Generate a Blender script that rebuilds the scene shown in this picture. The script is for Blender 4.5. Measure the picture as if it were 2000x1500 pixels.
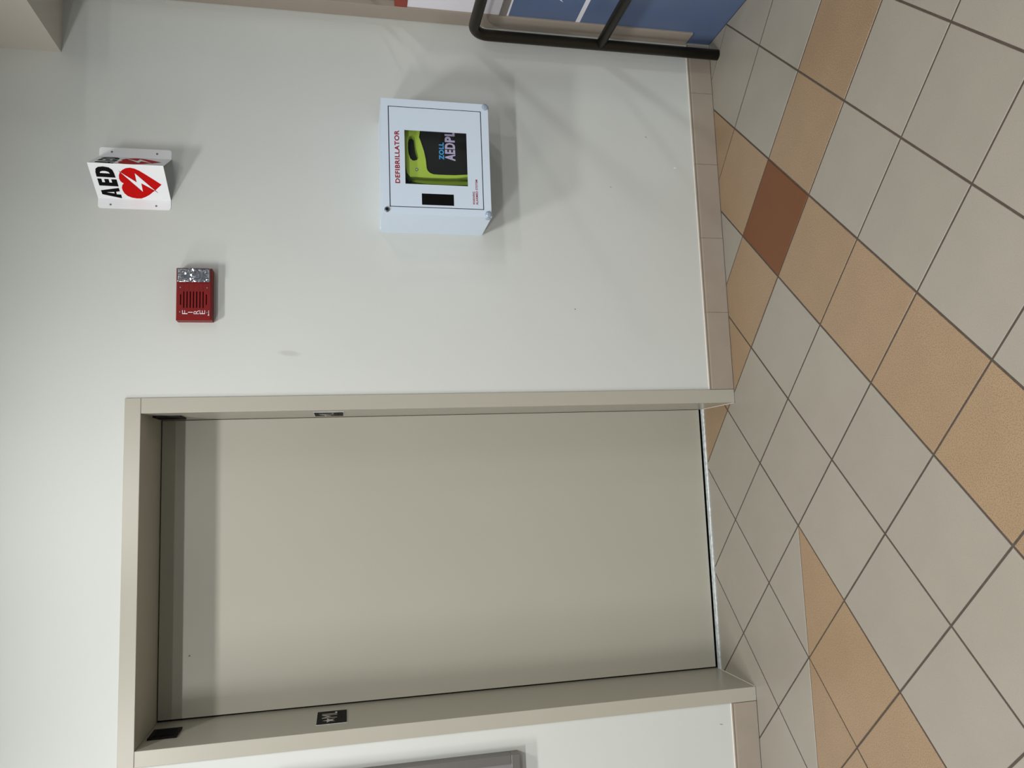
import bpy, bmesh, math, random
from mathutils import Vector, Matrix
from mathutils.geometry import tessellate_polygon

for o in list(bpy.data.objects):
    bpy.data.objects.remove(o)
scene = bpy.context.scene
COL = scene.collection
random.seed(7)

# ------------------------------------------------------------------ camera
# the photograph lies on its side: the picture's right is the world's down
C = Vector((-1.09176, -2.74414, 1.48892))
yaw, pitch, roll, FPX = -0.1222, -0.2138, -0.0123, 1502.79
fwd = Vector((-math.sin(yaw)*math.cos(pitch), math.cos(yaw)*math.cos(pitch), math.sin(pitch)))
rt = Vector((math.cos(yaw), math.sin(yaw), 0))
up = rt.cross(fwd)
rt, up = math.cos(roll)*rt + math.sin(roll)*up, -math.sin(roll)*rt + math.cos(roll)*up
cam_d = bpy.data.cameras.new('camera')
cam = bpy.data.objects.new('camera', cam_d)
COL.objects.link(cam)
cam_d.sensor_fit = 'HORIZONTAL'
cam_d.sensor_width = 36.0
cam_d.lens = 36.0*FPX/2000.0
cam_d.clip_start = 0.02
M3 = Matrix((-up, rt, -fwd)).transposed()
cam.matrix_world = Matrix.Translation(C) @ M3.to_4x4()
scene.camera = cam

# ------------------------------------------------------------------ world, lights, exposure
w = bpy.data.worlds.new('world')
scene.world = w
w.use_nodes = True
bg = w.node_tree.nodes['Background']
bg.inputs[0].default_value = (0.72, 0.87, 1.0, 1)
bg.inputs[1].default_value = 0.14

scene.view_settings.view_transform = 'Standard'
scene.view_settings.look = 'None'
scene.view_settings.gamma = 1.0
scene.view_settings.use_curve_mapping = False
scene.view_settings.exposure = 0.0

CEIL = 3.0
# ceiling strip lights parallel to the lift wall (x, y, watts, length)
CEILING_LIGHTS = [(-1.15, -1.2, 22, 0.3), (-2.85, -1.2, 33, 0.9),
                  (-4.55, -2.85, 20, 0.6), (-2.85, -2.85, 60, 0.6), (-1.15, -2.85, 34, 0.6), (0.55, -2.85, 10, 0.25), (2.25, -2.85, 6, 0.3),
                  (-4.55, -4.8, 8, 0.6), (-2.85, -4.8, 14, 0.6), (-1.15, -4.8, 26, 0.6), (0.55, -4.8, 6, 0.4), (2.25, -4.8, 52, 0.4), (3.95, -4.8, 48, 0.4)]
for (lx, ly, wt, ln) in CEILING_LIGHTS:
    ld = bpy.data.lights.new('ceiling_lamp', 'AREA')
    ld.shape = 'RECTANGLE'
    ld.size = ln
    ld.size_y = 0.9 if lx > 2 else 0.15      # right-hand lamps widened to soften the soffit's shadow edge on the wall
    ld.energy = wt
    ld.color = (1.0, 0.995, 0.975)
    lo = bpy.data.objects.new('ceiling_lamp', ld)
    lo.location = (lx, ly, CEIL - 0.03)
    COL.objects.link(lo)

# ------------------------------------------------------------------ helpers
def lin(c):
    return tuple(((v/255)/12.92 if v/255 <= 0.04045 else (((v/255)+0.055)/1.055)**2.4) for v in c)

def mat(name, rgb, rough=0.5, metal=0.0, spec=0.5, var=0.0, vscale=30.0, bump=0.0, bscale=300.0,
        objvar=0.0, coat=0.0):
    m = bpy.data.materials.new(name)
    m.use_nodes = True
    nt = m.node_tree
    b = nt.nodes['Principled BSDF']
    col = lin(rgb) + (1,)
    b.inputs['Base Color'].default_value = col
    b.inputs['Roughness'].default_value = rough
    b.inputs['Metallic'].default_value = metal
    b.inputs['Specular IOR Level'].default_value = spec
    if coat:
        b.inputs['Coat Weight'].default_value = coat
    if var or bump or objvar:
        tc = nt.nodes.new('ShaderNodeTexCoord')
    last = None
    if var:
        n = nt.nodes.new('ShaderNodeTexNoise')
        n.inputs['Scale'].default_value = vscale
        n.inputs['Detail'].default_value = 5
        nt.links.new(tc.outputs['Object'], n.inputs['Vector'])
        r = nt.nodes.new('ShaderNodeMapRange')
        r.inputs[1].default_value = 0.3; r.inputs[2].default_value = 0.7
        r.inputs[3].default_value = 1-var; r.inputs[4].default_value = 1+var
        nt.links.new(n.outputs['Fac'], r.inputs[0])
        mx = nt.nodes.new('ShaderNodeVectorMath'); mx.operation = 'SCALE'
        mx.inputs[0].default_value = col[:3]
        nt.links.new(r.outputs[0], mx.inputs['Scale'])
        last = mx
    if objvar:
        oi = nt.nodes.new('ShaderNodeObjectInfo')
        r = nt.nodes.new('ShaderNodeMapRange')
        r.inputs[3].default_value = 1-objvar; r.inputs[4].default_value = 1+objvar
        nt.links.new(oi.outputs['Random'], r.inputs[0])
        mx = nt.nodes.new('ShaderNodeVectorMath'); mx.operation = 'SCALE'
        if last: nt.links.new(last.outputs[0], mx.inputs[0])
        else: mx.inputs[0].default_value = col[:3]
        nt.links.new(r.outputs[0], mx.inputs['Scale'])
        last = mx
    if last:
        nt.links.new(last.outputs[0], b.inputs['Base Color'])
    if bump:
        n = nt.nodes.new('ShaderNodeTexNoise')
        n.inputs['Scale'].default_value = bscale
        n.inputs['Detail'].default_value = 4
        nt.links.new(tc.outputs['Object'], n.inputs['Vector'])
        bp = nt.nodes.new('ShaderNodeBump')
        bp.inputs['Strength'].default_value = bump
        bp.inputs['Distance'].default_value = 0.001
        nt.links.new(n.outputs['Fac'], bp.inputs['Height'])
        nt.links.new(bp.outputs[0], b.inputs['Normal'])
    return m

def speckle(m, rgb2, scale, lo=0.55, hi=0.7, amount=1.0):
    """fine grains of a second colour over the base colour"""
    nt = m.node_tree
    b = nt.nodes['Principled BSDF']
    tc = nt.nodes.new('ShaderNodeTexCoord')
    n = nt.nodes.new('ShaderNodeTexNoise')
    n.inputs['Scale'].default_value = scale; n.inputs['Detail'].default_value = 2
    nt.links.new(tc.outputs['Object'], n.inputs['Vector'])
    r = nt.nodes.new('ShaderNodeMapRange')
    r.inputs[1].default_value = lo; r.inputs[2].default_value = hi; r.inputs[4].default_value = amount
    nt.links.new(n.outputs['Fac'], r.inputs[0])
    mx = nt.nodes.new('ShaderNodeMix'); mx.data_type = 'RGBA'
    nt.links.new(r.outputs[0], mx.inputs[0])
    src = b.inputs['Base Color'].links[0].from_socket if b.inputs['Base Color'].links else None
    if src: nt.links.new(src, mx.inputs[6])
    else: mx.inputs[6].default_value = b.inputs['Base Color'].default_value
    mx.inputs[7].default_value = lin(rgb2)+(1,)
    nt.links.new(mx.outputs[2], b.inputs['Base Color'])
    return m

def spots(m, lst):
    """small wear marks on a painted surface: (x, z, rx, rz, angle, rgb)"""
    nt = m.node_tree
    b = nt.nodes['Principled BSDF']
    tc = nt.nodes.new('ShaderNodeTexCoord')
    for (x, z, rx, rz, ang, rgb, soft) in lst:
        mp = nt.nodes.new('ShaderNodeMapping'); mp.vector_type = 'TEXTURE'
        mp.inputs['Location'].default_value = (x, 0, z)
        mp.inputs['Rotation'].default_value = (0, ang, 0)
        mp.inputs['Scale'].default_value = (rx, 1e3, rz)
        nt.links.new(tc.outputs['Object'], mp.inputs[0])
        ln = nt.nodes.new('ShaderNodeVectorMath'); ln.operation = 'LENGTH'
        nt.links.new(mp.outputs[0], ln.inputs[0])
        r = nt.nodes.new('ShaderNodeMapRange')
        r.inputs[1].default_value = 1.0; r.inputs[2].default_value = 0.5
        r.inputs[3].default_value = 0.0; r.inputs[4].default_value = soft
        nt.links.new(ln.outputs['Value'], r.inputs[0])
        mx = nt.nodes.new('ShaderNodeMix'); mx.data_type = 'RGBA'
        nt.links.new(r.outputs[0], mx.inputs[0])
        src = b.inputs['Base Color'].links[0].from_socket if b.inputs['Base Color'].links else None
        if src: nt.links.new(src, mx.inputs[6])
        else: mx.inputs[6].default_value = b.inputs['Base Color'].default_value
        mx.inputs[7].default_value = lin(rgb)+(1,)
        nt.links.new(mx.outputs[2], b.inputs['Base Color'])
    return m

def obj(name, bm, m, parent=None, smooth=False):
    me = bpy.data.meshes.new(name)
    bmesh.ops.recalc_face_normals(bm, faces=bm.faces)
    bm.to_mesh(me); bm.free()
    me.materials.append(m)
    if smooth:
        for p in me.polygons: p.use_smooth = True
    o = bpy.data.objects.new(name, me)
    COL.objects.link(o)
    if parent: o.parent = parent
    return o

def empty(name, loc=(0, 0, 0)):
    o = bpy.data.objects.new(name, None)
    o.empty_display_size = 0.05
    COL.objects.link(o)
    return o

def tag(o, label=None, cat=None, group=None, kind=None):
    if label: o['label'] = label
    if cat: o['category'] = cat
    if group: o['group'] = group
    if kind: o['kind'] = kind
    return o

def box(bm, a, b, bev=0.0, seg=2):
    x0, y0, z0 = a; x1, y1, z1 = b
    v = [bm.verts.new(p) for p in ((x0,y0,z0),(x1,y0,z0),(x1,y1,z0),(x0,y1,z0),(x0,y0,z1),(x1,y0,z1),(x1,y1,z1),(x0,y1,z1))]
    fs = [bm.faces.new([v[i] for i in f]) for f in ((3,2,1,0),(4,5,6,7),(0,1,5,4),(1,2,6,5),(2,3,7,6),(3,0,4,7))]
    if bev:
        es = list({e for f in fs for e in f.edges})
        bmesh.ops.bevel(bm, geom=es, offset=bev, segments=seg, affect='EDGES', profile=0.5)
    return bm

def boxo(name, a, b, m, parent=None, bev=0.0, seg=2):
    return obj(name, box(bmesh.new(), a, b, bev, seg), m, parent)

def slab(bm, loops, f0, f1=None):
    """flat shape with holes: loops of 2-D points, f0 maps to the front, f1 to the back"""
    flat = [Vector((p[0], p[1], 0)) for lp in loops for p in lp]
    tris = tessellate_polygon([[Vector((p[0], p[1], 0)) for p in lp] for lp in loops])
    va = [bm.verts.new(f0(p.x, p.y)) for p in flat]
    for t in tris:
        try: bm.faces.new([va[i] for i in t])
        except ValueError: pass
    if f1:
        vb = [bm.verts.new(f1(p.x, p.y)) for p in flat]
        for t in tris:
            try: bm.faces.new([vb[i] for i in reversed(t)])
            except ValueError: pass
        k = 0
        for lp in loops:
            n = len(lp)
            for i in range(n):
                j = (i+1) % n
                bm.faces.new([va[k+i], va[k+j], vb[k+j], vb[k+i]])
            k += n
    return bm

def tube(bm, pts, r, n=20, cap=True):
    pts = [Vector(p) for p in pts]
    rings = []
    nrm = None
    for i, p in enumerate(pts):
        if i == 0: t = pts[1]-p
        elif i == len(pts)-1: t = p-pts[i-1]
        else: t = (pts[i+1]-p).normalized() + (p-pts[i-1]).normalized()
        t.normalize()
        if nrm is None:
            nrm = t.orthogonal().normalized()
        else:
            nrm = (nrm - t*nrm.dot(t)).normalized()
        bn = t.cross(nrm)
        rings.append([bm.verts.new(p + r*(math.cos(2*math.pi*k/n)*nrm + math.sin(2*math.pi*k/n)*bn)) for k in range(n)])
    for a, b in zip(rings, rings[1:]):
        for k in range(n):
            bm.faces.new([a[k], a[(k+1) % n], b[(k+1) % n], b[k]])
    if cap:
        bm.faces.new(rings[0][::-1]); bm.faces.new(rings[-1])
    return bm

def disc(bm, c, axis, r, h, n=20, bev=0.0):
    """short cylinder from c along axis, with a rounded far rim"""
    c = Vector(c); ax = Vector(axis).normalized()
    a = ax.orthogonal().normalized(); b = ax.cross(a)
    prof = [(r, 0), (r, h-bev), (r-bev*0.3, h-bev*0.3), (r-bev, h)] if bev else [(r, 0), (r, h)]
    rings = [[bm.verts.new(c + ax*q + s*(math.cos(2*math.pi*k/n)*a + math.sin(2*math.pi*k/n)*b)) for k in range(n)] for s, q in prof]
    for p, q in zip(rings, rings[1:]):
        for k in range(n): bm.faces.new([p[k], p[(k+1) % n], q[(k+1) % n], q[k]])
    bm.faces.new(rings[0][::-1]); bm.faces.new(rings[-1])
    return bm

def dome(bm, c, axis, r, squash=1.0, n=16, m=6):
    c = Vector(c); ax = Vector(axis).normalized(); a = ax.orthogonal().normalized(); b = ax.cross(a)
    rings = []
    for j in range(m):
        th = j/m*math.pi/2
        rings.append([bm.verts.new(c + ax*(r*squash*math.sin(th)) + r*math.cos(th)*(math.cos(2*math.pi*k/n)*a + math.sin(2*math.pi*k/n)*b)) for k in range(n)])
    top = bm.verts.new(c + ax*r*squash)
    for p, q in zip(rings, rings[1:]):
        for k in range(n): bm.faces.new([p[k], p[(k+1) % n], q[(k+1) % n], q[k]])
    for k in range(n): bm.faces.new([rings[-1][k], rings[-1][(k+1) % n], top])
    bm.faces.new(rings[0][::-1])
    return bm

def text_part(name, s, m, parent, origin, ux, uy, width, height, bold=0.0, thick=0.0004, sx=1.0):
    """lettering fitted into width x height, lower left corner at origin, ux/uy its directions"""
    cu = bpy.data.curves.new('lettering_curve', 'FONT')
    cu.body = s
    cu.size = 1.0
    cu.offset = bold
    cu.space_character = sx
    cu.resolution_u = 4
    to = bpy.data.objects.new('lettering_tmp', cu)
    COL.objects.link(to)
    dg = bpy.context.evaluated_depsgraph_get()
    me = bpy.data.meshes.new_from_object(to.evaluated_get(dg))
    bpy.data.objects.remove(to); bpy.data.curves.remove(cu)
    xs = [v.co.x for v in me.vertices]; ys = [v.co.y for v in me.vertices]
    x0, x1, y0, y1 = min(xs), max(xs), min(ys), max(ys)
    O = Vector(origin); ux = Vector(ux); uy = Vector(uy); nn = ux.cross(uy)
    for v in me.vertices:
        v.co = O + ux*((v.co.x-x0)/(x1-x0)*width) + uy*((v.co.y-y0)/(y1-y0)*height) + nn*thick
    me.name = name
    me.materials.clear(); me.materials.append(m)
    o = bpy.data.objects.new(name, me)
    COL.objects.link(o)
    o.parent = parent
    return o

X, Z = Vector((1, 0, 0)), Vector((0, 0, 1))

# ------------------------------------------------------------------ materials
WALLP = (205, 208, 204)
M_wall = mat('wall_paint', WALLP, 0.55, var=0.012, vscale=4, bump=0.12, bscale=260)
spots(M_wall, [(0.1122, 0.1841, 0.004, 0.006, 0.2, (240, 240, 238), 1.0),
               (-0.6362, 1.6773, 0.012, 0.045, 0.1, (176, 175, 171), 0.45),
               (-0.47, 0.63, 0.003, 0.003, 0, (90, 88, 84), 0.9),
               (0.235, 0.30, 0.002, 0.007, 0.6, (120, 118, 114), 0.8),
               (0.02, 0.46, 0.003, 0.004, 0.4, (130, 128, 124), 0.7),
               (-2.03, 0.145, 0.002, 0.009, 0.2, (110, 108, 104), 0.8)])
M_soffit = mat('soffit_paint', (196, 190, 180), 0.6, var=0.01, vscale=5, bump=0.12, bscale=260)
M_ceil = mat('ceiling_paint', (222, 220, 214), 0.8, var=0.01)
M_frame = mat('frame_enamel', (174, 170, 157), 0.32, var=0.01, vscale=8)
M_door = mat('door_enamel', (172, 169, 156), 0.36, var=0.012, vscale=3)
spots(M_door, [(-1.6863, 2.0454, 0.004, 0.004, 0, (60, 50, 40), 0.9)])
M_dark = mat('gap_shade_black', (14, 13, 12), 0.8)  # near-black base colour stands for the shade in the lift door gaps
M_grout = mat('grout', (72, 62, 54), 0.9, var=0.15, vscale=40)
M_tile = mat('tile_light', (145, 139, 128), 0.34, var=0.03, vscale=7, bump=0.05, bscale=120, objvar=0.025)
speckle(M_tile, (124, 117, 105), 380, 0.5, 0.7, 0.4)
M_tan = mat('tile_tan', (147, 124, 98), 0.36, var=0.04, vscale=9, bump=0.05, bscale=120, objvar=0.03)
speckle(M_tan, (108, 86, 62), 330, 0.46, 0.64, 0.6)
M_terra = mat('tile_terracotta', (102, 58, 22), 0.36, var=0.03, vscale=12, bump=0.05, bscale=120)
M_bbt = mat('baseboard_ceramic', (160, 149, 136), 0.34, var=0.03, vscale=14)
M_bbg = mat('baseboard_grout', (120, 106, 92), 0.9)
M_caulk = mat('caulk', (214, 208, 198), 0.6)
M_alu = mat('sill_aluminium', (205, 212, 214), 0.35, metal=0.3, var=0.25, vscale=60)
M_trim = mat('trim_taupe', (158, 147, 135), 0.45, var=0.02, vscale=10)
M_blue = mat('panel_blue', (88, 106, 140), 0.35, var=0.06, vscale=5)
M_white = mat('panel_white', (232, 230, 238), 0.4)
M_greyrail = mat('rail_grey', (130, 124, 120), 0.4)
M_red = mat('rail_redwood', (140, 52, 38), 0.35, var=0.12, vscale=30)
M_tubeb = mat('tube_bronze', (40, 36, 27), 0.38, metal=0.55, var=0.03, vscale=30)
M_cab = mat('cabinet_white', (212, 226, 242), 0.34, bump=0.05, bscale=500)
M_gap = mat('gap_black', (24, 32, 42), 0.7)
M_black = mat('plastic_black', (6, 6, 6), 0.5, spec=0.15)
M_inside = mat('cabinet_inside', (16, 16, 17), 0.8)
M_redink = mat('ink_red', (150, 18, 42), 0.6, spec=0.15)
M_clear = mat('clear_plastic', (150, 166, 184), 0.06, spec=0.8, coat=1.0)
M_chrome = mat('chrome', (200, 200, 204), 0.2, metal=1.0)
M_steel = mat('screw_steel', (130, 130, 135), 0.35, metal=0.9)
M_lime = mat('aed_lime', (182, 210, 78), 0.42)
M_limed = mat('aed_lime_side', (150, 178, 52), 0.45)
M_cover = mat('aed_cover', (27, 27, 26), 0.55, spec=0.3)
M_zoll = mat('ink_blue', (70, 165, 235), 0.5)
M_lav = mat('ink_lavender', (196, 184, 222), 0.5)
M_sign = mat('sign_plastic', (246, 248, 252), 0.3)
M_ink = mat('ink_black', (8, 8, 8), 0.6, spec=0.1)
M_heart = mat('ink_heart_red', (198, 10, 10), 0.6, spec=0.1)
M_alarm = mat('alarm_red', (122, 18, 18), 0.42, spec=0.25)
M_slot = mat('alarm_slot', (34, 4, 4), 0.7)
M_lens = mat('alarm_reflector', (205, 208, 214), 0.12, metal=0.95)
M_plate = mat('plate_black', (12, 12, 10), 0.6, spec=0.12)
M_plink = mat('plate_lettering', (176, 176, 168), 0.5)
M_bframe = mat('board_frame_grey', (116, 113, 110), 0.4, metal=0.3)
M_bface = mat('board_face', (128, 126, 128), 0.3)

def glassmat(name, tint=(1, 1, 1), gloss=0.06):
    m = bpy.data.materials.new(name); m.use_nodes = True
    nt = m.node_tree; nt.nodes.clear()
    out = nt.nodes.new('ShaderNodeOutputMaterial'); mx = nt.nodes.new('ShaderNodeMixShader')
    t = nt.nodes.new('ShaderNodeBsdfTransparent'); g = nt.nodes.new('ShaderNodeBsdfGlossy')
    t.inputs[0].default_value = tint + (1,)
    g.inputs['Roughness'].default_value = 0.03
    mx.inputs[0].default_value = gloss
    nt.links.new(t.outputs[0], mx.inputs[1]); nt.links.new(g.outputs[0], mx.inputs[2])
    nt.links.new(mx.outputs[0], out.inputs[0])
    return m
M_glass = glassmat('pane_glass', (0.97, 0.98, 0.97), 0.03)
M_lensg = glassmat('strobe_lens_clear', (0.96, 0.97, 1.0), 0.12)

# ------------------------------------------------------------------ structure
WY = 0.008                       # painted wall surface; frame and base tiles stand 8 mm proud (y = 0)
FL, FR = -1.957, -0.786          # door frame, outer edges
IL, IR = -1.907, -0.838          # door frame, inner edges
HZ0, HZ1 = 2.152, 2.202
DY = 0.295                       # door leaf
SX = 0.65                        # side wall plane

bm = bmesh.new()
box(bm, (FR, WY, -0.02), (0.72, 0.34, CEIL))
box(bm, (-3.4, WY, -0.02), (FL, 0.34, CEIL))
box(bm, (FL, WY, HZ1), (FR, 0.34, CEIL))
tag(obj('wall_back', bm, M_wall), 'pale grey painted wall around the lift door', 'wall', kind='structure')

tag(boxo('ceiling', (-3.4, -6.2, CEIL), (4.8, 0.34, CEIL+0.05), M_ceil), 'flat white ceiling above the lift lobby', 'ceiling', kind='structure')

# soffit at the upper right
tag(boxo('soffit', (0.4165, -0.62, 2.43), (1.3, WY, CEIL), M_soffit), 'boxed-in soffit hanging in the upper corner', 'soffit', kind='structure')

# floor bed (grout) and tiles
T = 0.3048
W0 = 1.2055
hq = math.sqrt(0.5)
def lat(a, b):
    if b <= -1.5: b += 0.033
    return (-(a+b)*hq*T, (-(a-b)*hq - W0)*T)
bm = bmesh.new()
box(bm, (-3.4, -3.6, -0.05), (2.2, 0.0, -0.0018))
box(bm, (IL, 0.0, -0.05), (IR, 0.30, -0.0018))
floor = tag(obj('floor', bm, M_grout), 'diagonal ceramic tile floor with dark grout', 'floor', kind='structure')

RECTS = [(-3.4, SX-0.003, -3.6, -0.0015), (IL+0.001, IR-0.001, -0.0015, 0.268), (SX-0.003, 2.2, -3.6, -0.34)]
def clip(poly, r):
    for ax, val, sgn in ((0, r[0], 1), (0, r[1], -1), (1, r[2], 1), (1, r[3], -1)):
        out = []
        for i in range(len(poly)):
            p, q = poly[i], poly[(i+1) % len(poly)]
            dp, dq = (p[ax]-val)*sgn, (q[ax]-val)*sgn
            if dp >= 0: out.append(p)
            if (dp > 0 and dq < 0) or (dp < 0 and dq > 0):
                t = dp/(dp-dq); out.append((p[0]+t*(q[0]-p[0]), p[1]+t*(q[1]-p[1])))
        poly = out
        if len(poly) < 3: return []
    return poly
def area(p):
    return abs(sum(p[i][0]*p[(i+1) % len(p)][1]-p[(i+1) % len(p)][0]*p[i][1] for i in range(len(p))))/2
def inset(poly, d):
    n = len(poly); cx = sum(p[0] for p in poly)/n; cy = sum(p[1] for p in poly)/n
    out = []
    for i in range(n):
        p0, p1, p2 = (Vector(poly[k % n]) for k in (i-1, i, i+1))
        def off(a, b):
            t = (b-a).normalized(); nn = Vector((-t.y, t.x))
            if nn.dot(Vector((cx, cy))-a) < 0: nn = -nn
            return nn
        n1, n2 = off(p0, p1), off(p1, p2)
        den = 1 + n1.dot(n2)
        out.append(tuple(p1 + d*(n1+n2)/den))
    return out
def tile_bm(bm, poly, chamfer=True):
    z0 = -0.004
    lo = [bm.verts.new((p[0], p[1], z0)) for p in poly]
    n = len(poly)
    if chamfer:
        mid = [bm.verts.new((p[0], p[1], -0.0009)) for p in poly]
        tp = [bm.verts.new((p[0], p[1], 0.0)) for p in inset(poly, 0.0011)]
        rings = [lo, mid, tp]
    else:
        tp = [bm.verts.new((p[0], p[1], 0.0)) for p in poly]
        rings = [lo, tp]
    for A, B in zip(rings, rings[1:]):
        for i in range(n): bm.faces.new([A[i], A[(i+1) % n], B[(i+1) % n], B[i]])
    bm.faces.new(rings[-1])
GAP = 0.0031
shared = {}
def tile_colour(a, b):
    if a == 0 and b == 0: return 'terra'
    if a == 0 or b == 0: return 'tan'
    if b >= 3 and a > b and a <= 8: return 'tan'
    if b >= 3 and a == b and a <= 8: return 'half'
    return 'light'
TM = {'terra': M_terra, 'tan': M_tan, 'light': M_tile}
def add_tile(poly, key, cname):
    pieces = [clip(poly, r) for r in RECTS]
    pieces = [p for p in pieces if len(p) >= 3 and area(p) > 2e-5]
    if not pieces: return
    cx = sum(p[0] for p in poly)/len(poly); cy = sum(p[1] for p in poly)/len(poly)
    if len(pieces) == 1 and abs(area(pieces[0])-area(poly)) < 1e-7:
        k = (key, cname)
        if k not in shared:
            bm = bmesh.new(); tile_bm(bm, [(p[0]-cx, p[1]-cy) for p in poly])
            bmesh.ops.recalc_face_normals(bm, faces=bm.faces)
            me = bpy.data.meshes.new('floor_tile'); bm.to_mesh(me); bm.free(); me.materials.append(TM[cname])
            shared[k] = me
        o = bpy.data.objects.new('floor_tile', shared[k]); COL.objects.link(o)
        o.location = (cx, cy, random.uniform(-0.0001, 0.0001)); o.parent = floor
    else:
        bm = bmesh.new()
        for p in pieces:
            clean = []
            for q in p:
                if not clean or (Vector(q)-Vector(clean[-1])).length > 1e-5: clean.append(q)
            if (Vector(clean[0])-Vector(clean[-1])).length < 1e-5: clean.pop()
            if len(clean) >= 3: tile_bm(bm, clean, False)
        obj('floor_tile', bm, TM[cname], floor)
for a in range(-14, 16):
    for b in range(-14, 16):
        q = [lat(a, b), lat(a+1, b), lat(a+1, b+1), lat(a, b+1)]
        xs = [p[0] for p in q]; ys = [p[1] for p in q]
        if max(xs) < -3.4 or min(xs) > 2.2 or max(ys) < -3.6 or min(ys) > 0.27: continue
        c = tile_colour(a, b)
        odd = 'odd' if b == -2 else 'std'
        if c == 'half':
            near = inset([q[0], q[1], q[2]], GAP*0.6); far = inset([q[0], q[2], q[3]], GAP*0.6)
            add_tile(near, 'near'+odd, 'tan'); add_tile(far, 'far'+odd, 'light')
        else:
            add_tile(inset(q, GAP), 'full'+odd, c)

# ceramic baseboards
PROF = [(0.0, 0.0015), (0.0, 0.0885), (0.0010, 0.0945), (0.0032, 0.0990), (0.0070, 0.1010), (0.0085, 0.1012), (0.0085, 0.0015)]
def base_tile(x0, x1, parent):
    bm = bmesh.new()
    A = [bm.verts.new((x0, p[0], p[1])) for p in PROF]; B = [bm.verts.new((x1, p[0], p[1])) for p in PROF]
    n = len(PROF)
    for i in range(n): bm.faces.new([A[i], A[(i+1) % n], B[(i+1) % n], B[i]])
    bm.faces.new(A); bm.faces.new(B[::-1])
    return obj('base_tile', bm, M_bbt, parent)
def baseboard(name, x0, x1, joints, label):
    bm = bmesh.new()
    box(bm, (x0, 0.0012, 0.0), (x1, WY+0.002, 0.0985))
    p = tag(obj(name, bm, M_bbg), label, 'baseboard', kind='structure')
    bm = bmesh.new()
    box(bm, (x0, WY-0.004, 0.1005), (x1, WY+0.001, 0.1035), 0.001, 1)
    obj('caulk_bead', bm, M_caulk, p)
    js = [x0]+joints+[x1]
    for a, b in zip(js, js[1:]): base_tile(a+0.0008, b-0.0008, p)
baseboard('baseboard_right', FR+0.001, SX-0.008, [-0.4795, -0.1769, 0.1307, 0.4333], 'taupe ceramic baseboard right of the lift door')
baseboard('baseboard_left', -3.2, FL-0.001, [-2.896, -2.592, -2.262], 'taupe ceramic baseboard left of the lift door')

# lift door frame
fr = tag(empty('trim_1'), 'beige enamelled steel frame around the lift door', 'door frame', kind='structure')
boxo('jamb', (FL, 0.0, 0.0), (IL, 0.31, HZ0-0.0006), M_frame, fr, 0.0015, 2)
boxo('jamb', (IR, 0.0, 0.0), (FR, 0.31, HZ0-0.0006), M_frame, fr, 0.0015, 2)
boxo('head', (FL, 0.0, HZ0), (FR, 0.31, HZ1), M_frame, fr, 0.0015, 2)
for xx in (IL, IR):
    q = 1 if xx == IL else -1
    boxo('caulk_bead', (min(xx, xx+q*0.0022), 0.004, 0.0), (max(xx, xx+q*0.0022), 0.266, 0.0035), M_caulk, fr, 0.0008, 1)
# lift door leaf, sill and an added black sheet that puts shade in the gaps
dr = tag(boxo('door_1', (IL+0.007, DY, 0.012), (IR-0.0015, DY+0.03, HZ0-0.003), M_door, None, 0.0015, 2), 'plain beige single-leaf lift door, closed', 'lift door', kind='structure')
bm = bmesh.new(); box(bm, (IL-0.05, DY+0.031, -0.05), (IR+0.05, DY+0.04, HZ1))
tag(obj('gap_shade_sheet', bm, M_dark), 'black backing sheet that puts shade in the door gaps', 'gap backing', kind='structure')
sill = tag(empty('door_sill'), 'scuffed aluminium sill strip under the lift door', 'door sill', kind='structure')
bm = bmesh.new(); box(bm, (IL+0.0005, 0.2685, -0.01), (IR-0.0005, 0.2925, 0.0055), 0.001, 1); obj('nosing', bm, M_alu, sill)
bm = bmesh.new(); box(bm, (IL+0.0005, 0.2925, -0.02), (IR-0.0005, 0.335, -0.004)); obj('groove', bm, M_dark, sill)

# right side wall with blue lower panel
PE = -0.335                      # where the side wall ends
wr = tag(boxo('wall_right', (SX, PE, 0.0), (SX+0.05, 0.0, 0.8645), M_blue), 'blue lower side wall panel behind the handrail', 'wall', kind='structure')
boxo('edge_strip', (SX-0.0015, PE, 0.8645), (SX+0.05, 0.0, 0.8715), M_white, wr)
boxo('grey_rail', (SX-0.003, PE, 0.8715), (SX+0.05, 0.0, 0.9015), M_greyrail, wr, 0.0015, 1)
boxo('upper_panel', (SX-0.001, PE, 0.9015), (SX+0.05, 0.0, 1.2475), M_white, wr)
boxo('wooden_rail', (SX-0.004, PE, 1.2475), (SX+0.05, 0.0, 1.2945), M_red, wr, 0.003, 2)
boxo('stripe', (SX-0.0006, PE, 0.581), (SX+0.001, -0.06, 0.598), M_white, wr)
bm = bmesh.new()
slab(bm, [[(-0.186, 0.679), (-0.205, 0.694), (-0.335, 0.735), (-0.335, 0.742), (-0.205, 0.706)]], lambda y, z: (SX-0.0006, y, z), lambda y, z: (SX+0.001, y, z))
obj('stripe', bm, M_white, wr)
wn = tag(boxo('window_1', (SX+0.02, PE, 1.2945), (SX+0.026, 0.0, 2.43), M_glass), 'clear side window pane above the red rail', 'window', kind='structure')
boxo('glazing_bar', (SX+0.012, PE, 1.376), (SX+0.034, 0.0, 1.382), M_gap, wn)
tag(boxo('trim_2', (SX-0.007, -0.0735, 0.104), (SX+0.02, 0.006, 2.43), M_trim, None, 0.002, 2), 'taupe vertical corner strip beside the handrail post', 'trim', kind='structure')

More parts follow.
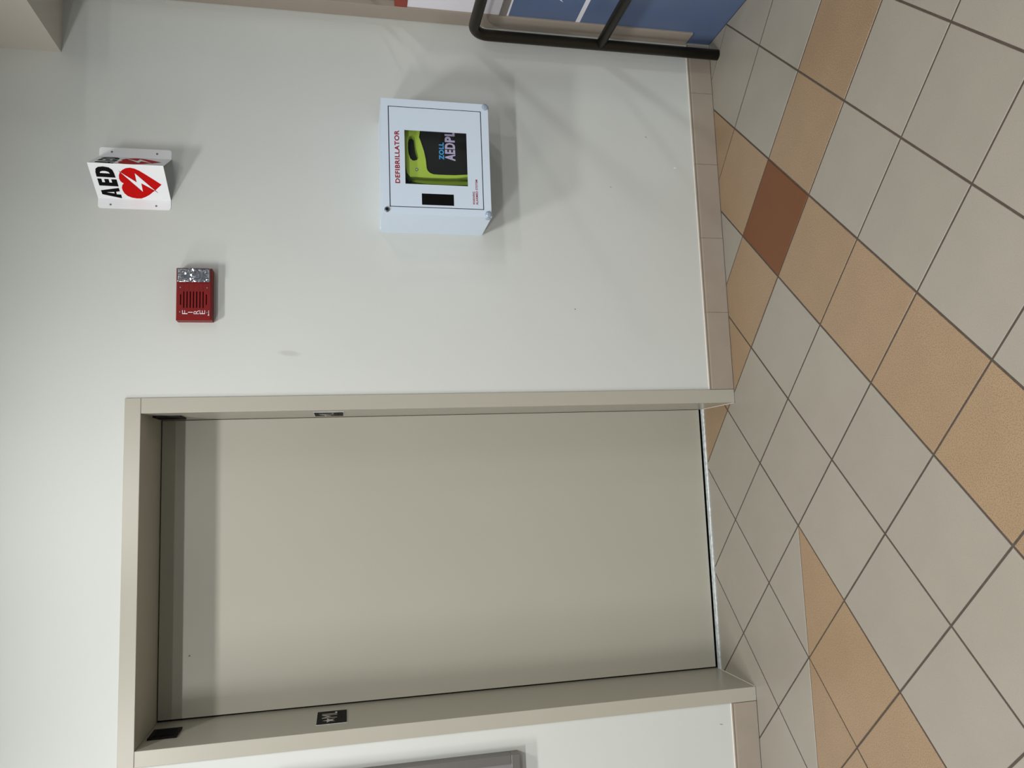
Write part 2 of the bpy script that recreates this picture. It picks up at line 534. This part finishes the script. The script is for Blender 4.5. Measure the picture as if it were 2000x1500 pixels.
# ------------------------------------------------------------------ handrail
RX, RY, RR = 0.568, -0.064, 0.0205
hr = tag(empty('handrail'), 'dark bronze tube handrail with upright post against the wall', 'handrail')
ZT, ZL, YF, BR = 1.006, 0.5, -1.3, 0.062
pts = [(RX, RY, 0.0), (RX, RY, 0.45), (RX, RY, ZT-BR)]
for k in range(1, 9):
    a = k/8*math.pi/2
    pts.append((RX, RY-BR+BR*math.cos(a), ZT-BR+BR*math.sin(a)))
for k in range(0, 9):
    a = k/8*math.pi/2
    pts.append((RX, YF+BR-BR*math.sin(a), ZT-BR+BR*math.cos(a)))
pts.append((RX, YF, 0.0))
obj('bent_tube', tube(bmesh.new(), pts, RR, 28), M_tubeb, hr, True)
obj('lower_rail', tube(bmesh.new(), [(RX, RY-0.006, ZL), (RX, YF+0.006, ZL)], RR*0.93, 28), M_tubeb, hr, True)
for zz in (0.905, 0.956):
    obj('weld_seam', disc(bmesh.new(), (RX, RY, zz), (0, 0, 1), RR+0.00025, 0.0006, 28), M_tubeb, hr)

# ------------------------------------------------------------------ AED wall sign (folded sheet)
sg = tag(empty('wall_sign'), 'white folded AED wall sign with red heart and lightning bolt', 'sign')
SZ0, SZ1 = 2.0695, 2.3005
fx0, fx1, px, py = -0.1005, 0.0485, -0.0262, -0.117
ox0, ox1 = -0.1345, 0.0815
th = 0.0022
bm = bmesh.new()
def rflange(xa, xb, left):
    r = 0.009; pts = []
    # rounded outer corners
    if left:
        pts = [(xb, SZ0), (xb, SZ1)]
        for k in range(6): a = math.pi/2+k/5*math.pi/2; pts.append((xa+r+r*math.cos(a), SZ1-r+r*math.sin(a)))
        for k in range(6): a = math.pi+k/5*math.pi/2; pts.append((xa+r+r*math.cos(a), SZ0+r+r*math.sin(a)))
    else:
        pts = [(xa, SZ1), (xa, SZ0)]
        for k in range(6): a = -math.pi/2+k/5*math.pi/2; pts.append((xb-r+r*math.cos(a), SZ0+r+r*math.sin(a)))
        for k in range(6): a = k/5*math.pi/2; pts.append((xb-r+r*math.cos(a), SZ1-r+r*math.sin(a)))
    slab(bm, [pts], lambda x, z: (x, WY-th, z), lambda x, z: (x, WY, z))
rflange(ox0, fx0, True); rflange(fx1, ox1, False)
yf = WY-th
def wing(xa, ya, xb, yb):
    d = Vector((xb-xa, yb-ya, 0)).normalized(); nn = Vector((-d.y, d.x, 0))
    if nn.y < 0: nn = -nn
    p = [Vector((xa, ya, 0)), Vector((xb, yb, 0))]
    q = [p[0]+nn*th*0.6, p[1]+nn*th*0.6]
    vs = [bm.verts.new((v.x, v.y, z)) for z in (SZ0, SZ1) for v in (p[0], p[1], q[1], q[0])]
    for f in ((0,1,2,3),(4,5,6,7),(0,1,5,4),(1,2,6,5),(2,3,7,6),(3,0,4,7)): bm.faces.new([vs[i] for i in f])
wing(fx0, yf, px, py); wing(px, py, fx1, yf)
obj('folded_sheet', bm, M_sign, sg)
GL = dict(
 D=[[(0.622,0.07),(0.753,0.073),(0.846,0.088),(0.898,0.126),(0.915,0.192),(0.895,0.265),(0.831,0.306),(0.739,0.317),(0.613,0.322)],
    [(0.73,0.127),(0.767,0.137),(0.788,0.165),(0.79,0.21),(0.768,0.245),(0.723,0.26)]],
 E=[[(0.572,0.071),(0.569,0.125),(0.472,0.125),(0.471,0.161),(0.566,0.161),(0.565,0.219),(0.47,0.221),(0.469,0.255),(0.564,0.254),(0.564,0.326),(0.364,0.327),(0.374,0.071)]],
 A=[[(0.237,0.072),(0.322,0.324),(0.225,0.326),(0.207,0.272),(0.135,0.272),(0.13,0.331),(0.021,0.329),(0.121,0.075)],
    [(0.187,0.143),(0.2,0.245),(0.156,0.245)]])
HEART = [(0.466,0.921),(0.59,0.838),(0.732,0.74),(0.842,0.659),(0.892,0.602),(0.912,0.548),(0.893,0.488),(0.837,0.435),(0.769,0.396),(0.688,0.373),(0.595,0.363),(0.523,0.371),(0.477,0.39),(0.461,0.41),(0.44,0.395),(0.397,0.379),(0.331,0.366),(0.258,0.366),(0.172,0.38),(0.094,0.415),(0.049,0.472),(0.03,0.536),(0.036,0.597),(0.082,0.657),(0.151,0.72),(0.24,0.779),(0.288,0.815)]
BOLT = [(0.776,0.403),(0.509,0.588),(0.765,0.594),(0.284,0.814),(0.485,0.648),(0.241,0.64)]
TAILS = [[(0.832,0.384),(0.776,0.409),(0.768,0.401)], [(0.288,0.819),(0.280,0.808),(0.205,0.852)]]
def face_map(a, b, lift):
    A = Vector((a[0], a[1], SZ1)); B = Vector((b[0], b[1], SZ1))
    d = (B-A).normalized(); nn = Vector((d.y, -d.x, 0))
    if nn.y > 0: nn = -nn
    return lambda s, t: A + (B-A)*s - Z*(t*(SZ1-SZ0)) + nn*lift
for (a, b) in (((fx0, yf), (px, py)), ((px, py), (fx1, yf))):
    bm = bmesh.new()
    for k in ('A', 'E', 'D'): slab(bm, GL[k], face_map(a, b, 0.0003))
    obj('lettering', bm, M_ink, sg)
    h = obj('heart_print', slab(bmesh.new(), [HEART], face_map(a, b, 0.0003)), M_heart, sg)
    cB = (0.51, 0.615)
    obj('bolt_outline', slab(bmesh.new(), [[(cB[0]+(p[0]-cB[0])*1.045, cB[1]+(p[1]-cB[1])*1.045) for p in BOLT]], face_map(a, b, 0.0005)), M_ink, h)
    obj('bolt_print', slab(bmesh.new(), [BOLT], face_map(a, b, 0.0007)), M_sign, h)
    for t in TAILS: obj('bolt_tail', slab(bmesh.new(), [t], face_map(a, b, 0.0004)), M_ink, h)
for x in (-0.1215, 0.066):
    for z in (2.261, 2.1165):
        obj('screw', dome(bmesh.new(), (x, WY-th, z), (0, -1, 0), 0.0034, 0.5), M_steel, sg, True)

# ------------------------------------------------------------------ fire alarm
fa = tag(empty('fire_alarm'), 'red fire alarm horn with clear strobe lens', 'fire alarm')
AX0, AX1, AZ0, AZ1, AY = -0.5287, -0.3490, 1.9272, 2.0410, -0.037
bm = bmesh.new()
SLOTS = []
zs = [2.0256+(1.9440-2.0256)*k/8 for k in range(9)]
for k, z in enumerate(zs):
    e = k in (0, 8)
    SLOTS.append((-0.4772 if e else -0.4878, -0.441 if e else -0.431, z-0.0017, z+0.0017))
# body with real slots: front face with holes, chamfered rim
cb = 0.006
outer = [(AX0+cb, AZ0+cb*0.7), (AX1-0.003, AZ0+cb*0.7), (AX1-0.003, AZ1-cb*0.5), (AX0+cb, AZ1-cb*0.5)]
loops = [outer]+[[(s[0], s[2]), (s[0], s[3]), (s[1], s[3]), (s[1], s[2])] for s in SLOTS]
slab(bm, loops, lambda x, z: (x, AY, z), lambda x, z: (x, AY+0.008, z))
rim = [(AX0, AZ0), (AX1, AZ0), (AX1, AZ1), (AX0, AZ1)]
R1 = [bm.verts.new((p[0], AY, p[1])) for p in outer]
R2 = [bm.verts.new((p[0], AY+0.007, p[1])) for p in rim]
R3 = [bm.verts.new((p[0], WY, p[1])) for p in rim]
for A, B in ((R1, R2), (R2, R3)):
    for i in range(4): bm.faces.new([A[i], A[(i+1) % 4], B[(i+1) % 4], B[i]])
bm.faces.new(R3)
obj('housing', bm, M_alarm, fa)
boxo('grille_back', (-0.492, AY+0.0082, 1.938), (-0.427, AY+0.010, 2.031), M_slot, fa)
bm = bmesh.new()
for z in (2.0305, 2.0154, 1.9998, 1.9838, 1.9675, 1.9545, 1.9385):
    box(bm, (-0.4295, AY-0.0001, z-0.0005), (-0.406, AY+0.002, z+0.0005))
obj('moulding_line', bm, M_slot, fa)
# strobe: crinkled silver reflector under a clear lens
LX0, LX1, LZ0, LZ1 = -0.4035, -0.351, 1.9305, 2.0385
bm = bmesh.new()
rnd = random.Random(3)
NX, NZ = 11, 20
g = [[bm.verts.new((LX0+0.004+(LX1-LX0-0.008)*i/NX, AY-0.005-(rnd.uniform(0, 0.008) if 0 < i < NX and 0 < j < NZ else 0), LZ0+0.004+(LZ1-LZ0-0.008)*j/NZ)) for j in range(NZ+1)] for i in range(NX+1)]
for i in range(NX):
    for j in range(NZ):
        a, b, c, d = g[i][j], g[i+1][j], g[i+1][j+1], g[i][j+1]
        if rnd.random() < 0.5: bm.faces.new([a, b, c]); bm.faces.new([a, c, d])
        else: bm.faces.new([a, b, d]); bm.faces.new([b, c, d])
obj('reflector', bm, M_lens, fa)
bm = bmesh.new(); box(bm, (LX0, AY-0.016, LZ0), (LX1, AY+0.001, LZ1), 0.006, 3)
obj('strobe_lens', bm, M_lensg, fa, True)
for k, (ch, z1, z0, x0, x1) in enumerate((('F', 2.0199, 2.0032, -0.509, -0.496), ('I', 2.0015, 1.9860, -0.5040, -0.5018), ('R', 1.9837, 1.9669, -0.5087, -0.4957), ('E', 1.9648, 1.9479, -0.5086, -0.4955))):
    text_part('lettering', ch, M_white, fa, (x0, AY, z0), X, Z, x1-x0, z1-z0, -0.012)
for x, z in ((-0.4164, 2.0268), (-0.4168, 1.9414), (-0.501, 2.027), (-0.5024, 1.9412)):
    obj('screw', dome(bmesh.new(), (x, AY, z), (0, -1, 0), 0.0026, 0.4, 12, 4), M_steel, fa, True)
bm = bmesh.new()
slab(bm, [[(-0.514, 1.9345), (-0.510, 1.9345), (-0.510, 1.9385), (-0.514, 1.9385)], [(-0.5128, 1.9358), (-0.5112, 1.9358), (-0.5112, 1.9368), (-0.5128, 1.9368)]], lambda x, z: (x, AY-0.0002, z))
for k in range(7):
    x = -0.5092+k*0.0019
    slab(bm, [[(x, 1.9353), (x+0.0014, 1.9353), (x+0.0014, 1.9370), (x, 1.9370)]], lambda x, z: (x, AY-0.0002, z))
obj('maker_mark', bm, M_white, fa)

# ------------------------------------------------------------------ defibrillator cabinet
cb_ = tag(empty('defibrillator_cabinet'), 'white metal defibrillator cabinet mounted on the wall', 'cabinet')
CX0, CX1, CZ0, CZ1, CF = -0.1907, 0.2246, 0.9806, 1.3562, -0.19
t = 0.0025
bm = bmesh.new()
for a, b in (((CX0, CF, CZ0), (CX0+t, WY, CZ1)), ((CX1-t, CF, CZ0), (CX1, WY, CZ1)), ((CX0+t, CF, CZ0), (CX1-t, WY, CZ0+t)), ((CX0+t, CF, CZ1-t), (CX1-t, WY, CZ1)), ((CX0+t, WY-t, CZ0+t), (CX1-t, WY, CZ1-t))):
    box(bm, a, b)
obj('housing', bm, M_cab, cb_)
boxo('lining', (CX0+t, WY-0.004, CZ0+t), (CX1-t, WY-t, CZ1-t), M_inside, cb_)
GX0, GX1, GZ0, GZ1 = -0.163, 0.1963, 1.0077, 1.331
g = 0.0016
def rectl(x0, x1, z0, z1): return [(x0, z0), (x1, z0), (x1, z1), (x0, z1)]
e = 0.0012
bm = slab(bmesh.new(), [rectl(CX0, CX1, CZ0, CZ1), rectl(GX0-g, GX1+g, GZ0-g, GZ1+g)], lambda x, z: (x, CF-0.0025, z), lambda x, z: (x, CF, z))
obj('face_frame', bm, M_cab, cb_)
boxo('gap_liner', (GX0-0.004, CF+0.001, GZ0-0.004), (GX0+0.004, CF+0.002, GZ1+0.004), M_gap, cb_)
boxo('gap_liner', (GX1-0.004, CF+0.001, GZ0-0.004), (GX1+0.004, CF+0.002, GZ1+0.004), M_gap, cb_)
boxo('gap_liner', (GX0-0.004, CF+0.001, GZ1-0.004), (GX1+0.004, CF+0.002, GZ1+0.004), M_gap, cb_)
boxo('gap_liner', (GX0-0.004, CF+0.001, GZ0-0.004), (GX1+0.004, CF+0.002, GZ0+0.004), M_gap, cb_)
VX0, VX1, VZ0, VZ1 = -0.0812, 0.1132, 1.0605, 1.2777
bm = slab(bmesh.new(), [rectl(GX0+g, GX1-g, GZ0+g, GZ1-g), rectl(VX0, VX1, VZ0, VZ1)], lambda x, z: (x, CF-0.0025, z), lambda x, z: (x, CF+0.0005, z))
door = obj('door', bm, M_cab, cb_)
boxo('window_pane', (VX0-0.006, CF+0.0006, VZ0-0.006), (VX1+0.006, CF+0.0022, VZ1+0.006), M_glass, door)
boxo('handle_recess', (-0.1541, CF-0.0032, 1.1117), (-0.1138, CF+0.0004, 1.2226), M_black, door, 0.0006, 1)
text_part('lettering', 'DEFIBRILLATOR', M_redink, door, (-0.0806, CF-0.0025, 1.2957), X, Z, 0.1902, 0.0165, 0.028, 0.0003, 1.08)
text_part('lettering', 'WARNING', M_redink, door, (-0.1472, CF-0.0025, 1.0375), X, Z, 0.047, 0.0078, 0.03, 0.0003, 1.1)
text_part('lettering', 'ALARMED SYSTEM', M_redink, door, (-0.1472, CF-0.0025, 1.0265), X, Z, 0.0912, 0.0078, 0.03, 0.0003, 1.1)
lk = obj('lock', disc(bmesh.new(), (-0.1755, CF-0.0025, 1.342), (0, -1, 0), 0.0088, 0.005, 24, 0.002), M_steel, cb_)
obj('keyway', disc(bmesh.new(), (-0.1755, CF-0.0076, 1.342), (0, -1, 0), 0.0042, 0.0006, 16), M_black, lk)
for x in (CX0, CX1):
    sgn = -1 if x < 0 else 1
    bm = bmesh.new()
    cx, cz = x-sgn*0.0105, CZ0+0.0105
    dome(bm, (cx, CF-0.0025, cz), (0, -1, 0), 0.0118, 0.55, 20, 6)
    dome(bm, (x, CF+0.009, cz), (sgn, 0, 0), 0.0118, 0.45, 20, 6)
    dome(bm, (cx, CF+0.009, CZ0), (0, 0, -1), 0.0118, 0.4, 20, 6)
    obj('corner_bumper', bm, M_clear, cb_, True)
boxo('side_tab', (CX0+0.0, WY-0.03, CZ1), (CX0+0.012, WY-0.004, CZ1+0.0025), M_cab, cb_)

# ------------------------------------------------------------------ defibrillator inside the cabinet
ae = tag(empty('defibrillator'), 'lime green and black defibrillator behind the cabinet window', 'defibrillator')
DG = -0.165
half = [(0.125,1.2207),(0.1022,1.2245),(0.0845,1.2184),(0.0512,1.2085),(0.02,1.2028),(-0.0113,1.2003),(-0.0205,1.1965),(-0.0275,1.189),(-0.0320,1.1761),(-0.0325,1.155),(-0.0322,1.1329),(-0.0318,1.1025),(-0.0275,1.0575),(-0.022,1.015),
        (-0.030,1.012),(-0.0359,1.0567),(-0.0415,1.0898),(-0.0440,1.1292),(-0.0446,1.1896),(-0.0442,1.2323),(-0.0440,1.2590),(-0.030,1.2695),(-0.006,1.2735),(0.05,1.2760),(0.123,1.2765)]
hole = [(0.1047,1.2576),(0.1075,1.2469),(0.1012,1.2406),(0.0811,1.2383),(0.0587,1.2362),(0.0365,1.2303),(0.0254,1.2284),(0.0184,1.2329),(0.0146,1.2415),(0.0149,1.249),(0.0217,1.2563),(0.0393,1.2623),(0.0571,1.264),(0.0774,1.2636),(0.0933,1.2611)]
shell = half + [(0.1295, 1.2765), (0.205, 1.268), (0.213, 1.255), (0.213, 1.08), (0.208, 1.012), (0.203, 1.012), (0.203, 1.185), (0.195, 1.200), (0.150, 1.2205)]
bm = bmesh.new()
slab(bm, [shell, hole], lambda x, z: (x, DG, z), lambda x, z: (x, DG+0.045, z))
es = [ed for ed in bm.edges if ed.is_manifold and len(ed.link_faces) == 2 and abs(ed.verts[0].co.y-DG) < 1e-6 and abs(ed.verts[1].co.y-DG) < 1e-6 and ed.calc_face_angle(0) > 0.5]
bmesh.ops.recalc_face_normals(bm, faces=bm.faces)
bmesh.ops.bevel(bm, geom=es, offset=0.0045, segments=3, affect='EDGES', profile=0.5, clamp_overlap=True)
obj('shell', bm, M_lime, ae)
# lower green body step at the left, seen darker because it lies deeper
low = [(-0.052, 1.02), (-0.0545, 1.09), (-0.0565, 1.14), (-0.0555, 1.20), (-0.050, 1.245), (-0.044, 1.25), (-0.040, 1.02)]
bm = slab(bmesh.new(), [low], lambda x, z: (x, DG+0.032, z), lambda x, z: (x, DG+0.075, z))
obj('side_body', bm, M_lime, ae)
boxo('body', (-0.035, DG+0.03, 0.985), (0.2, WY-0.02, 1.262), M_cover, ae, 0.01, 3)
cov = [(0.1295,1.2190),(0.1022,1.2225),(0.0845,1.2164),(0.0512,1.2065),(0.02,1.2008),(-0.0113,1.1983),(-0.0235,1.190),(-0.0300,1.1761),(-0.0302,1.1329),(-0.0295,1.1025),(-0.0255,1.0575),(-0.02,1.012),(0.2025,1.012),(0.2025,1.184),(0.195,1.198)]
bm = slab(bmesh.new(), [cov], lambda x, z: (x, DG+0.004, z), lambda x, z: (x, DG+0.035, z))
cover = obj('cover', bm, M_cover, ae)
text_part('lettering', 'ZOLL', M_zoll, cover, (0.0245, DG+0.0039, 1.1375), X, Z, 0.0635, 0.0180, 0.04, 0.0004, 1.12)
text_part('lettering', 'AED', M_lav, cover, (0.0218, DG+0.0039, 1.0975), X, Z, 0.0660, 0.0365, 0.04, 0.0004, 1.1)
text_part('lettering', 'PLUS', M_lav, cover, (0.0905, DG+0.0039, 1.0975), X, Z, 0.092, 0.0365, 0.04, 0.0004, 1.1)
bm = slab(bmesh.new(), [[(-0.0225,1.2395),(-0.0125,1.2395),(-0.0115,1.235),(-0.0135,1.231),(-0.0175,1.2285),(-0.0215,1.231),(-0.0235,1.235)]], lambda x, z: (x, DG-0.0008, z), lambda x, z: (x, DG+0.002, z))
sh = obj('badge', bm, M_greyrail, ae)
obj('badge_dot', disc(bmesh.new(), (-0.0175, DG-0.0008, 1.2352), (0, -1, 0), 0.0024, 0.0006, 12), M_white, sh)

# ------------------------------------------------------------------ plates in the door reveal
def plate(name, label, cat, xf, face, y0, y1, z0, z1, m, depth=0.003):
    s = 1 if face > 0 else -1
    a = (min(xf, xf+s*depth), y0, z0); b = (max(xf, xf+s*depth), y1, z1)
    e = tag(empty(name), label, cat)
    boxo('backplate', a, b, m, e, 0.0006, 1)
    return e
def star(cx, cy, r, ri):
    return [(cx+(r if k % 2 == 0 else ri)*math.sin(k*math.pi/5), cy+(r if k % 2 == 0 else ri)*math.cos(k*math.pi/5)) for k in range(10)]
for (xf, face, label) in ((IL, 1, 'black floor plate lettered ML on the wide left jamb'), (IR, -1, 'black floor plate seen edge-on in the right jamb')):
    e = plate('floor_plate', label, 'sign plate', xf, face, 0.077, 0.223, 1.4965, 1.5985, M_plate)
    e['group'] = 'floor plates in the door jambs'
    boxo('rim', (xf-0.0004 if face > 0 else xf-0.0018, 0.0755, 1.495), (xf+0.0018 if face > 0 else xf+0.0004, 0.2245, 1.60), M_alu, e)
    x = xf+face*0.0032
    uy = Vector((0, face, 0))
    y = (lambda q: 0.077+q) if face > 0 else (lambda q: 0.223-q)
    bm = slab(bmesh.new(), [star(0.034, 1.556, 0.024, 0.0095)], lambda q, z: (x, y(q), z))
    obj('star', bm, M_plink, e)
    text_part('lettering', 'M', M_plink, e, (x, y(0.060), 1.530), uy, Z, 0.040, 0.052, 0.0, 0.0002)
    text_part('lettering', 'L', M_plink, e, (x, y(0.108), 1.530), uy, Z, 0.024, 0.052, 0.0, 0.0002)
    bm = bmesh.new()
    for q in (0.06, 0.066, 0.086, 0.092):
        disc(bm, (x-face*0.0004, y(q), 1.514), (face, 0, 0), 0.0014, 0.001, 8)
    obj('raised_dots', bm, M_plate, e)
for (xf, face, label) in ((IL, 1, 'black direction lantern high on the left jamb'), (IR, -1, 'black direction lantern high on the right jamb')):
    e = plate('hall_lantern', label, 'lantern', xf, face, 0.1, 0.2, 2.0475, 2.138, M_black, 0.006)
    e['group'] = 'direction lanterns in the door jambs'
    boxo('lens', (xf+(0.006 if face > 0 else -0.0075), 0.118, 2.06), (xf+(0.0075 if face > 0 else -0.006), 0.182, 2.126), M_plate, e, 0.0007, 1)

# ------------------------------------------------------------------ display board at the far left
bd = tag(empty('display_board'), 'grey framed display board left of the lift door', 'display board')
bx1, bx0, bz0, bz1, by = -2.036, -2.9, 0.918, 1.75, -0.034
fw = 0.03
for a, b in (((bx0, by, bz0), (bx1, WY, bz0+fw)), ((bx0, by, bz1-fw), (bx1, WY, bz1)), ((bx1-fw, by, bz0+fw), (bx1, WY, bz1-fw)), ((bx0, by, bz0+fw), (bx0+fw, WY, bz1-fw))):
    boxo('frame_bar', a, b, M_bframe, bd, 0.002, 2)
boxo('face_panel', (bx0+fw, by+0.006, bz0+fw), (bx1-fw, by+0.012, bz1-fw), M_bface, bd)
